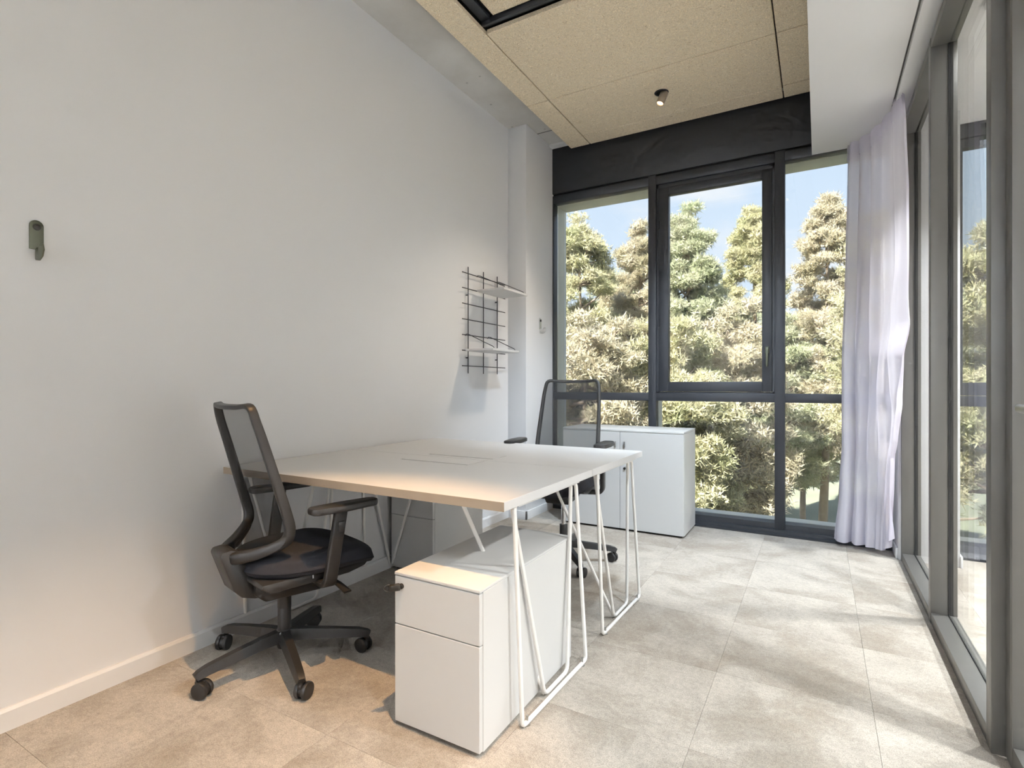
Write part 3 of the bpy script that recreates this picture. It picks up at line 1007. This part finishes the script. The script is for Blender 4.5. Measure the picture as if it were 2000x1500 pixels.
    fr_ = MB().add(vs, fs).build('back_frame', 'plastic', t, angle=45)
    # --- mesh stretched in the loop (bulges towards the sitter)
    leftc = cr[0:n // 2 + 1]
    rows = 30
    def at_h(side, hq):
        # point on the loop side at height share
        zq = zmin + 0.008 + (zmax - zmin - 0.010) * hq
        best = None
        for i in range(n):
            a_, b_ = cr[i], cr[(i + 1) % n]
            if (a_.x * side > 0 or b_.x * side > 0) and (a_.z - zq) * (b_.z - zq) <= 0 and abs(a_.z - b_.z) > 1e-7:
                u = (zq - a_.z) / (b_.z - a_.z)
                p = a_.lerp(b_, u)
                if best is None or abs(p.x) > abs(best.x):
                    best = p
        return best
    mv, mf, cols = [], [], 13
    rws = 0
    for j in range(rows + 1):
        hq = j / rows
        l_, r_ = at_h(-1, hq), at_h(1, hq)
        if l_ is None or r_ is None:
            continue
        for i in range(cols):
            u = i / (cols - 1)
            p = l_.lerp(r_, u)
            bow = math.sin(math.pi * u)
            p = p + Vector((0, -0.012 * bow + 0.010 + 0.03 * bow * math.exp(-((hq - 0.25) ** 2) / 0.03), 0))
            mv.append(p)
        rws += 1
    for j in range(rws - 1):
        for i in range(cols - 1):
            mf.append((j * cols + i, j * cols + i + 1, (j + 1) * cols + i + 1, (j + 1) * cols + i))
    MB().add(mv, mf).build('back_mesh', 'mesh', t, angle=80)
    # --- spine: from the rear kink down and forward under the seat
    prof_o = [(-0.246, 0.498), (-0.253, 0.484), (-0.229, 0.415), (-0.205, 0.348), (-0.178, 0.318), (-0.131, 0.302), (-0.045, 0.291), (0.02, 0.288), (0.10, 0.292)]
    prof_i = [(0.10, 0.335), (-0.04, 0.331), (-0.105, 0.337), (-0.140, 0.357), (-0.152, 0.385), (-0.158, 0.435), (-0.185, 0.490), (-0.215, 0.502)]
    MB().prism([(a_, b_ + up) for a_, b_ in prof_o + prof_i], 'x', -0.056, 0.056, 0.007).build('spine', 'plastic', t)
    # --- arms
    for sx in (-1, 1):
        P = fillet([(sx * 0.10, 0.075, 0.352 + up), (sx * 0.262, 0.055, 0.355 + up), (sx * 0.272, 0.098, 0.635 + up)], 0.035, 6)
        ap = MB().sweep(P, lambda q: rrect(0.054 - 0.006 * q, 0.024, 0.5)if True else None, ref=(0, 0.0, 1) if False else None).build('arm_post', 'plastic', t)
        MB().box(sx * 0.290 - 0.004 if sx > 0 else -0.290 - 0.002, sx * 0.290 + 0.002 if sx > 0 else -0.290 + 0.004, 0.078, 0.102, 0.555 + up, 0.592 + up, 0.003).build('arm_button', 'plastic', ap)
        pad = [(sx * 0.262, -0.030), (sx * 0.300, -0.030), (sx * 0.318, -0.012), (sx * 0.326, 0.10), (sx * 0.312, 0.225), (sx * 0.292, 0.245), (sx * 0.262, 0.245), (sx * 0.246, 0.225), (sx * 0.240, 0.10), (sx * 0.248, -0.015)]
        if sx < 0:
            pad = pad[::-1]
        MB().prism(pad, 'z', 0.632 + up, 0.658 + up, 0.008).build('arm_pad', 'plastic', t)
    return t
office_chair('office_chair', 'black mesh-backed swivel chair nearest the camera, its back to the left wall', (-1.845, 1.395), 14, 0.0, 45.5)
office_chair('office_chair', 'black swivel chair raised higher, on the window side behind the desks', (-1.39, 3.07), 173, 0.103, 66)

# ------------------------------------------------------------------ wire wall grid with two shelves
gr = thing('wire_wall_grid', 'black wire grid panel fixed on the white wall', 'wall grid', (XW, 3.45, 1.18))
yv = [3.239 - 3.45, 3.445 - 3.45, 3.647 - 3.45]
zh = [1.914, 1.802, 1.690, 1.577, 1.464, 1.351, 1.239]
for q in yv:
    pts_ = [(0.020, q, 0.005), (0.020, q, 0.785)]
    MB().tube(pts_, 0.0042, 6).build('upright_wire', 'blackrod', gr)
for z_ in zh:
    MB().tube([(0.027, 3.155 - 3.45, z_ - 1.18), (0.027, 3.757 - 3.45, z_ - 1.18)], 0.0036, 6).build('cross_wire', 'blackrod', gr)
for q, z_ in ((yv[0], 1.76), (yv[2], 1.76), (yv[0], 1.30), (yv[2], 1.30)):
    MB().tube([(0.0, q, z_ - 1.18), (0.020, q, z_ - 1.18)], 0.005, 6).build('wall_peg', 'blackrod', gr)
def shelf(y0, y1, z, zr, label):
    s_ = thing('hanging_shelf', label, 'shelf', (XW + 0.034, y0, z), 0, 'white boards hung on the wire grid')
    L_ = y1 - y0
    D_ = 0.235
    MB().box(0, D_, 0, L_, 0, 0.016, 0.0015, 1).build('board', 'laminate', s_)
    for q in (0.03, L_ - 0.045):
        MB().tube([(-0.008, q - 0.02, zr - z - 0.006), (-0.006, q - 0.012, zr - z + 0.007), (0.003, q, zr - z + 0.006), (D_ - 0.02, q + 0.004, 0.028), (D_ - 0.012, q + 0.004, 0.016)], 0.0028, 6).build('bracket_wire', 'blackrod', s_)
shelf(3.335, 3.700, 1.796, 1.914, 'white shelf board hanging near the top of the wire grid')
shelf(3.185, 3.560, 1.345, 1.464, 'white shelf board hanging low on the wire grid')

# ------------------------------------------------------------------ coat hooks
def coat_hook(name, label, loc, rz, mat):
    t = thing(name, label, 'hook', loc, rz)
    # local: wall plane x=0, +x into the room, plate along z, width along y
    w_ = 0.019
    prof = [(w_ * math.cos(a), 0.036 + w_ * math.sin(a)) for a in [math.pi * k / 12 for k in range(13)]] + [(-w_, -0.042), (w_, -0.042)]
    MB().prism(prof, 'x', 0.0, 0.006, 0.0015).build('plate', mat, t)
    pth = [(0.003, 0, -0.038), (0.004, 0, -0.050), (0.012, 0, -0.060), (0.026, 0, -0.062), (0.038, 0, -0.056), (0.046, 0, -0.042), (0.050, 0, -0.028)]
    def sec(q):
        ww = 2 * w_ if q < 0.72 else 2 * w_ * math.sqrt(max(0.04, 1 - ((q - 0.72) / 0.285) ** 2))
        return rrect(ww, 0.005, 0.5, 2)
    MB().sweep(pth, sec, ref=(0, 0, 1) if False else None).build('prong', mat, t)
    MB().lathe([(0, 0), (0.0105, 0), (0.0115, 0.002), (0.0105, 0.005), (0.007, 0.006), (0.006, 0.003), (0, 0.003)], 20, Matrix.Translation((0.006, 0, 0.032)) @ Matrix.Rotation(R(90), 4, 'Y')).build('screw_cap', 'key', t)
    return t
coat_hook('coat_hook', 'olive metal coat hook on the wall at the left edge', (XW, 0.752, 1.590), 0, 'olive')
coat_hook('coat_hook', 'small silver coat hook on the corner column', (-2.078, 4.10, 1.620), 0, 'satin')

# ------------------------------------------------------------------ ceiling spotlights
def spotlight(loc, aim, power, label, size=R(60), blend=0.6, col=(1.0, 0.72, 0.42), soft=0.03, zc=ZP):
    t = thing('ceiling_spotlight', label, 'spotlight', loc, 0, 'adjustable ceiling spotlights')
    MB().lathe([(0.036, 0.0), (0.047, 0.0), (0.049, -0.002), (0.047, -0.004), (0.036, -0.004), (0.036, 0.0)], 28).build('ring', 'black', t)
    MB().lathe([(0, -0.0005), (0.037, -0.0005), (0.037, -0.002), (0, -0.002)], 28).build('recess', 'gap', t)
    d = (Vector(aim) - Vector(loc)).normalized()
    q = d.to_track_quat('-Z', 'Y').to_matrix().to_4x4()
    base = Vector((0.010, 0.0, -0.030)) - d * 0.02
    mt = Matrix.Translation(base) @ q
    body = MB().lathe([(0, 0.012), (0.026, 0.012), (0.028, 0.009), (0.028, -0.078), (0.024, -0.078), (0.023, -0.070), (0, -0.070)], 28, mt).build('housing', 'spotbody', t)
    MB().lathe([(0, -0.0725), (0.0215, -0.0725), (0.0215, -0.0715), (0, -0.0715)], 24, mt).build('lens', 'lens_warm', body)
    MB().box(-0.006, 0.006, -0.004, 0.004, -0.03, 0.0).build('bracket', 'black', t)
    ld = bpy.data.lights.new('lamp_glow', 'SPOT')
    ld.energy = power
    ld.color = col
    ld.spot_size = size
    ld.spot_blend = blend
    ld.shadow_soft_size = soft
    lo = bpy.data.objects.new('lamp_glow', ld)
    COL.objects.link(lo)
    lo.parent = t
    lo.location = base + d * 0.085
    lo.rotation_euler = d.to_track_quat('-Z', 'Y').to_euler()
    return t
spotlight((-0.965, 3.80, ZP), (-1.85, 3.15, 0.5), P_VISIBLE, 'bronze tube spotlight in the ceiling before the window', R(80), 0.9, (1.0, 0.86, 0.68), 0.06)
spotlight((-0.52, 0.93, ZP), (-1.40, 0.84, 0.0), P_DESK, 'bronze tube spotlight aimed at the desk chair', R(41), 0.7, (1.0, 0.57, 0.22), 0.02)
spotlight((-0.30, 2.40, ZP), (-0.95, 3.85, 0.6), P_FAR_FILL, 'added bronze tube fill spotlight over the aisle beside the desks', R(70), 1.0, C_FAR, 0.08)  # unseen fill lamp, added to brighten and cool the window end
spotlight((-0.40, 0.10, ZP), (-0.20, 0.80, 0.0), P_ROOM_FILL, 'added bronze tube fill spotlight straight above the viewer', R(84), 1.0, C_COOL, 0.08)  # unseen fill lamp, added to lift the near floor
for x_, w_ in ((-1.5, 'left'), (-0.6, 'right')):  # unseen spots added so the rear wall bounces soft fill forward
    spotlight((x_, -1.35, ZP), (x_ - 0.1, YR, 1.5), P_REAR_FILL, 'added bronze tube fill spotlight washing the %s half of the rear wall' % w_, R(110), 0.9, C_COOL, 0.06)

# round lamps in the next room: one visible, the others added fill
def round_lamp(loc, power, label):
    t = thing('round_ceiling_lamp', label, 'lamp', loc, 0, 'round lamps of the next room')
    MB().lathe([(0, 0.0), (0.085, 0.0), (0.085, -0.020), (0.075, -0.022), (0.075, -0.012), (0, -0.012)], 32).build('rim', 'trim', t)
    MB().lathe([(0, -0.022), (0.05, -0.021), (0.074, -0.016), (0.074, -0.013), (0, -0.013)], 32).build('diffuser', 'lens_next', t)
    ld = bpy.data.lights.new('lamp_glow', 'AREA')
    ld.shape = 'DISK'
    ld.size = 0.14
    ld.spread = R(122)
    ld.energy = power
    ld.color = (0.95, 0.97, 1.0)
    lo = bpy.data.objects.new('lamp_glow', ld)
    COL.objects.link(lo)
    lo.parent = t
    lo.location = (0, 0, -0.026)
round_lamp((0.70, 3.0, ZF + 0.02), P_NEXT * 0.02, 'round lamp seen through the glass partition top')
for y_, w_ in ((3.5, 'beside the window'), (1.7, 'in the middle'), (0.0, 'towards the back')):  # unseen lamps added for side fill through the partition
    for x_, q_ in ((1.5, 'nearer'), (2.6, 'farther')):
        round_lamp((x_, y_, ZF + 0.02), P_NEXT, 'added round fill lamp of the next room %s, %s row' % (w_, q_))

# ------------------------------------------------------------------ curtain
def interp(tab, z):
    for (z0, v0), (z1, v1) in zip(tab[:-1], tab[1:]):
        if z0 >= z >= z1:
            u = (z0 - z) / (z0 - z1)
            return v0 + (v1 - v0) * (u * u * (3 - 2 * u))
    return tab[-1][1] if z < tab[-1][0] else tab[0][1]
near_y = [(2.73, 3.66), (2.5, 3.60), (2.1, 3.53), (1.75, 3.47), (1.45, 3.56), (1.25, 3.86), (1.05, 3.90), (0.95, 3.84), (0.76, 3.88), (0.62, 4.00), (0.2, 4.12), (0.0, 4.12)]
left_x = [(2.73, 0.158), (1.9, 0.150), (1.2, 0.136), (0.7, 0.136), (0.4, 0.120), (0.0, 0.085)]
hem = 0.035
def curtain_pt(u, v):
    z = ZF + 0.02 - (ZF + 0.02 - hem) * v
    # hem rises toward the near end
    z += max(0.0, (u - 0.62) / 0.38) ** 2 * 0.10 * v ** 6
    zz = ZF + 0.0 - (ZF - hem) * v
    lx = interp(left_x, zz)
    ny_ = interp(near_y, zz)
    P0 = Vector((lx, 4.285, 0)); P1 = Vector((0.285, 4.27, 0)); P2 = Vector((0.365, 0.5 * (4.20 + ny_), 0)); P3 = Vector((0.405, ny_, 0))
    p = P0 * (1 - u) ** 3 + P1 * 3 * u * (1 - u) ** 2 + P2 * 3 * u * u * (1 - u) + P3 * u ** 3
    dv = (-P0 * 3 * (1 - u) ** 2 + P1 * 3 * ((1 - u) ** 2 - 2 * u * (1 - u)) + P2 * 3 * (2 * u * (1 - u) - u * u) + P3 * 3 * u * u)
    dv.normalize()
    nrm = Vector((-dv.y, dv.x, 0))
    ph = 2 * math.pi * (5.2 * u + 0.35 * math.sin(2.4 * v + 2.0 * u) + 1.1 * u * v * v)
    amp = (0.022 + 0.014 * v) * (0.75 + 0.4 * math.sin(5 * u + 1.3))
    d = amp * math.sin(ph) + 0.006 * math.sin(2.3 * ph + 4 * v) * (0.4 + 0.6 * v)
    # slack drapes towards the near end in the middle
    d += 0.022 * math.sin(2 * math.pi * (2.0 * u + 2.4 * v)) * u * math.exp(-((v - 0.6) ** 2) / 0.06)
    p = p + nrm * d + dv * 0.010 * math.cos(ph)
    p.x = min(p.x, 0.434)
    p.y = min(p.y, YW - 0.022)
    return (p.x, p.y, z)
cur = thing('curtain', 'sheer lilac-white curtain gathered in the corner beside the window', 'curtain', (0, 0, 0))
MB().grid(curtain_pt, 200, 110).build('fabric', 'curtain', cur, angle=180, fix=False)
MB().grid(lambda u, v: tuple(Vector(curtain_pt(u, 0.012 + 0.035 * v)) + Vector((-0.004, -0.004, 0))), 200, 4).build('heading_tape', 'curtain', cur, angle=180, fix=False)

# ------------------------------------------------------------------ outside
ZG = -3.5
gv, gf = [], []
nn = 48
for j in range(nn):
    for i in range(nn):
        gx, gy = -60 + 120 * i / (nn - 1), 4.6 + 95 * j / (nn - 1)
        gv.append((gx, gy, ZG + 0.18 * math.sin(gx * 0.31 + 1) * math.cos(gy * 0.23) - 0.05))
for j in range(nn - 1):
    for i in range(nn - 1):
        gf.append((j * nn + i, j * nn + i + 1, (j + 1) * nn + i + 1, (j + 1) * nn + i))
tag(MB().add(gv, gf).build('ground', 'ground', angle=180), 'dry grassy ground under the trees outside', None, None, 'structure')

rng = np.random.default_rng(11)
def tuft_mesh(name, centers, sizes, per, length, width, mat, parent, upward=0.5):
    """needle tufts: every centre carries blades pointing out and up"""
    n = len(centers)
    c = np.repeat(np.asarray(centers), per, axis=0)
    s_ = np.repeat(np.asarray(sizes), per)
    d = rng.normal(size=(n * per, 3))
    d[:, 2] += upward
    d /= np.linalg.norm(d, axis=1)[:, None]
    side = np.cross(d, rng.normal(size=(n * per, 3)))
    side /= np.linalg.norm(side, axis=1)[:, None]
    ln = (length * (0.6 + 0.8 * rng.random(n * per)) * s_)[:, None]
    wd = (width * (0.7 + 0.6 * rng.random(n * per)) * s_)[:, None]
    st = c + d * 0.02
    a = st - side * wd * 0.5
    b_ = st + side * wd * 0.5
    tip = st + d * ln
    v = np.stack([a, b_, tip], axis=1).reshape(-1, 3)
    me = bpy.data.meshes.new(name)
    nv = len(v)
    me.vertices.add(nv)
    me.vertices.foreach_set('co', v.astype(np.float32).ravel())
    nf = nv // 3
    me.loops.add(nv)
    me.loops.foreach_set('vertex_index', np.arange(nv, dtype=np.int32))
    me.polygons.add(nf)
    me.polygons.foreach_set('loop_start', np.arange(0, nv, 3, dtype=np.int32))
    me.polygons.foreach_set('loop_total', np.full(nf, 3, dtype=np.int32))
    me.update()
    me.validate()
    me.materials.append(M[mat])
    o = bpy.data.objects.new(name, me)
    COL.objects.link(o)
    o.parent = parent
    o['kind'] = 'stuff'
    return o

def pine(u_px, dist, v_top, half_px, v_low, mat, label, n_cl=60, lean=0.0, top_narrow=0.6, cat='tree', trunk=True, dens=1.0):
    """a pine standing at image column u_px at ground distance dist (from the camera's place), crown from v_top to v_low"""
    az = math.atan((u_px - 1000) / F_PX) - YAW
    depth = dist * math.cos(math.atan((u_px - 1000) / F_PX))
    bx, by = dist * math.sin(az), dist * math.cos(az)
    ztop = 1.1 + (752 - v_top) * depth / F_PX
    zlow = max(ZG + 0.5, 1.1 + (752 - v_low) * depth / F_PX)
    rad = half_px * depth / F_PX
    t = thing('pine_tree', label, cat, (bx, by, ZG), 0, 'pines outside the window')
    H_ = ztop - ZG
    wood = MB()
    nseg = 9
    path = []
    for i in range(nseg):
        q = i / (nseg - 1)
        path.append((lean * H_ * q + 0.10 * math.sin(3 * q + u_px), 0.12 * math.sin(4 * q + dist), q * H_ * 0.93 - 0.1))
    r0 = 0.03 + 0.009 * H_
    if trunk:
        wood.tube(path, lambda q: r0 * (1 - 0.88 * q) + 0.008, 8)
    def axis(z):
        q = min(1.0, max(0.0, (z + 0.1) / (H_ * 0.93)))
        f_ = q * (nseg - 1)
        i = min(nseg - 2, int(f_))
        a, b_ = Vector(path[i]), Vector(path[i + 1])
        return a.lerp(b_, f_ - i)
    cl, cs = [], []
    n_cl = int(n_cl * 1.75)
    zl = zlow - ZG
    for i in range(n_cl):
        q = min(0.999, max(0.0, (i + rng.random()) / n_cl + 0.05 * rng.normal()))
        zc = zl + (H_ - zl) * q
        prof = (1 - q) ** 0.55 * (1 - top_narrow) + top_narrow * math.sqrt(max(0.03, 1 - (2 * q - 0.85) ** 2 / 1.6)) if q < 0.97 else 0.10
        rr = rad * max(0.12, prof) * (0.35 + 0.65 * math.sqrt(rng.random()))
        an = rng.random() * 2 * math.pi
        p0 = axis(max(0.3, zc - 0.25 * rr))
        c = Vector((p0.x + rr * math.cos(an), p0.y + rr * math.sin(an), zc + 0.22 * rng.normal()))
        size = rad * (0.12 + 0.15 * rng.random()) * (1.15 - 0.45 * q)
        size = max(0.20, min(size, 0.75))
        if i % 3 == 0:
            mid_ = p0.lerp(c, 0.55) + Vector((0, 0, -0.06 * rr))
            wood.tube([p0, mid_, c], lambda w_: 0.045 * (1 - 0.75 * w_) * min(1.4, 0.5 + rr * 0.5), 5)
        cl.append(c)
        cs.append(size)
    wood.build('trunk', 'bark', t, angle=80)
    cen, siz = [], []
    for c, s_ in zip(cl, cs):
        m_ = int(112 * dens * (0.6 + s_))
        d = rng.normal(size=(m_, 3))
        d /= np.linalg.norm(d, axis=1)[:, None]
        rr = s_ * (0.30 + 0.85 * rng.random(m_) ** 0.8)
        pts_ = np.array(c)[None, :] + d * rr[:, None] * np.array([1.15, 1.15, 0.68])[None, :]
        cen.append(pts_)
        siz.append(np.full(m_, 0.8 + 0.25 * rng.random()))
    cen = np.concatenate(cen)
    siz = np.concatenate(siz)
    tuft_mesh('foliage', cen, siz, 6, 0.115, 0.027, mat, t)
    return t
pine(1138, 13.0, 455, 78, 820, 'leaf_a', 'rounded yellow-green pine at the left edge of the window', 90)
pine(1040, 15.0, 500, 90, 850, 'leaf_b', 'grey-green pine partly hidden behind the corner column', 70, dens=0.5)
pine(1248, 15.0, 472, 85, 840, 'leaf_c', 'straw-coloured pine behind the left mullion', 95)
pine(1352, 14.0, 448, 62, 690, 'leaf_b', 'dense green pine in the left half of the opening sash', 85, top_narrow=0.95)
pine(1478, 17.0, 412, 72, 800, 'leaf_a', 'tall pointed pine behind the right mullion', 110, top_narrow=0.35)
pine(1608, 16.0, 395, 78, 870, 'leaf_c', 'tall dry pine beside the curtain', 105, top_narrow=0.3)
pine(1130, 9.5, 640, 130, 1050, 'leaf_c', 'low spreading pine below the left pane', 90, top_narrow=0.8)
pine(1300, 10.5, 655, 130, 1060, 'leaf_a', 'low bushy pine behind the cupboard', 100, top_narrow=0.8)
pine(1420, 12.0, 640, 105, 1010, 'leaf_c', 'pale spreading pine in the lower middle pane', 95, top_narrow=0.8)
pine(1505, 15.5, 660, 85, 930, 'leaf_b', 'leaning grey-green pine by the lower right mullion', 75, lean=0.06, top_narrow=0.9)
pine(1575, 19.0, 640, 70, 925, 'leaf_a', 'bare-trunked pine in the lower right pane', 70, top_narrow=0.9)
pine(1640, 20.0, 600, 70, 900, 'leaf_b', 'dark bare-trunked pine next to the curtain', 70, top_narrow=0.9)
pine(1205, 24.0, 545, 120, 800, 'leaf_b', 'distant pine between the two left pines', 70, dens=0.8)
pine(1330, 27.0, 640, 130, 840, 'leaf_a', 'distant low pine behind the opening sash', 70, dens=0.8)
pine(1450, 26.0, 600, 110, 830, 'leaf_b', 'distant pine behind the tall pointed one', 70, dens=0.8)
pine(1730, 14.0, 430, 100, 880, 'leaf_a', 'pine hidden behind the sheer curtain', 70, dens=0.45)
pine(1870, 15.0, 600, 90, 1000, 'leaf_b', 'pine seen through the next room window, left side', 70, dens=0.6)
pine(1935, 11.0, 470, 110, 980, 'leaf_a', 'pine seen through the next room window, right side', 90, top_narrow=0.7, dens=0.6)
pine(2130, 13.0, 440, 150, 950, 'leaf_c', 'wide pine outside the far end of the next room', 60, dens=0.4)
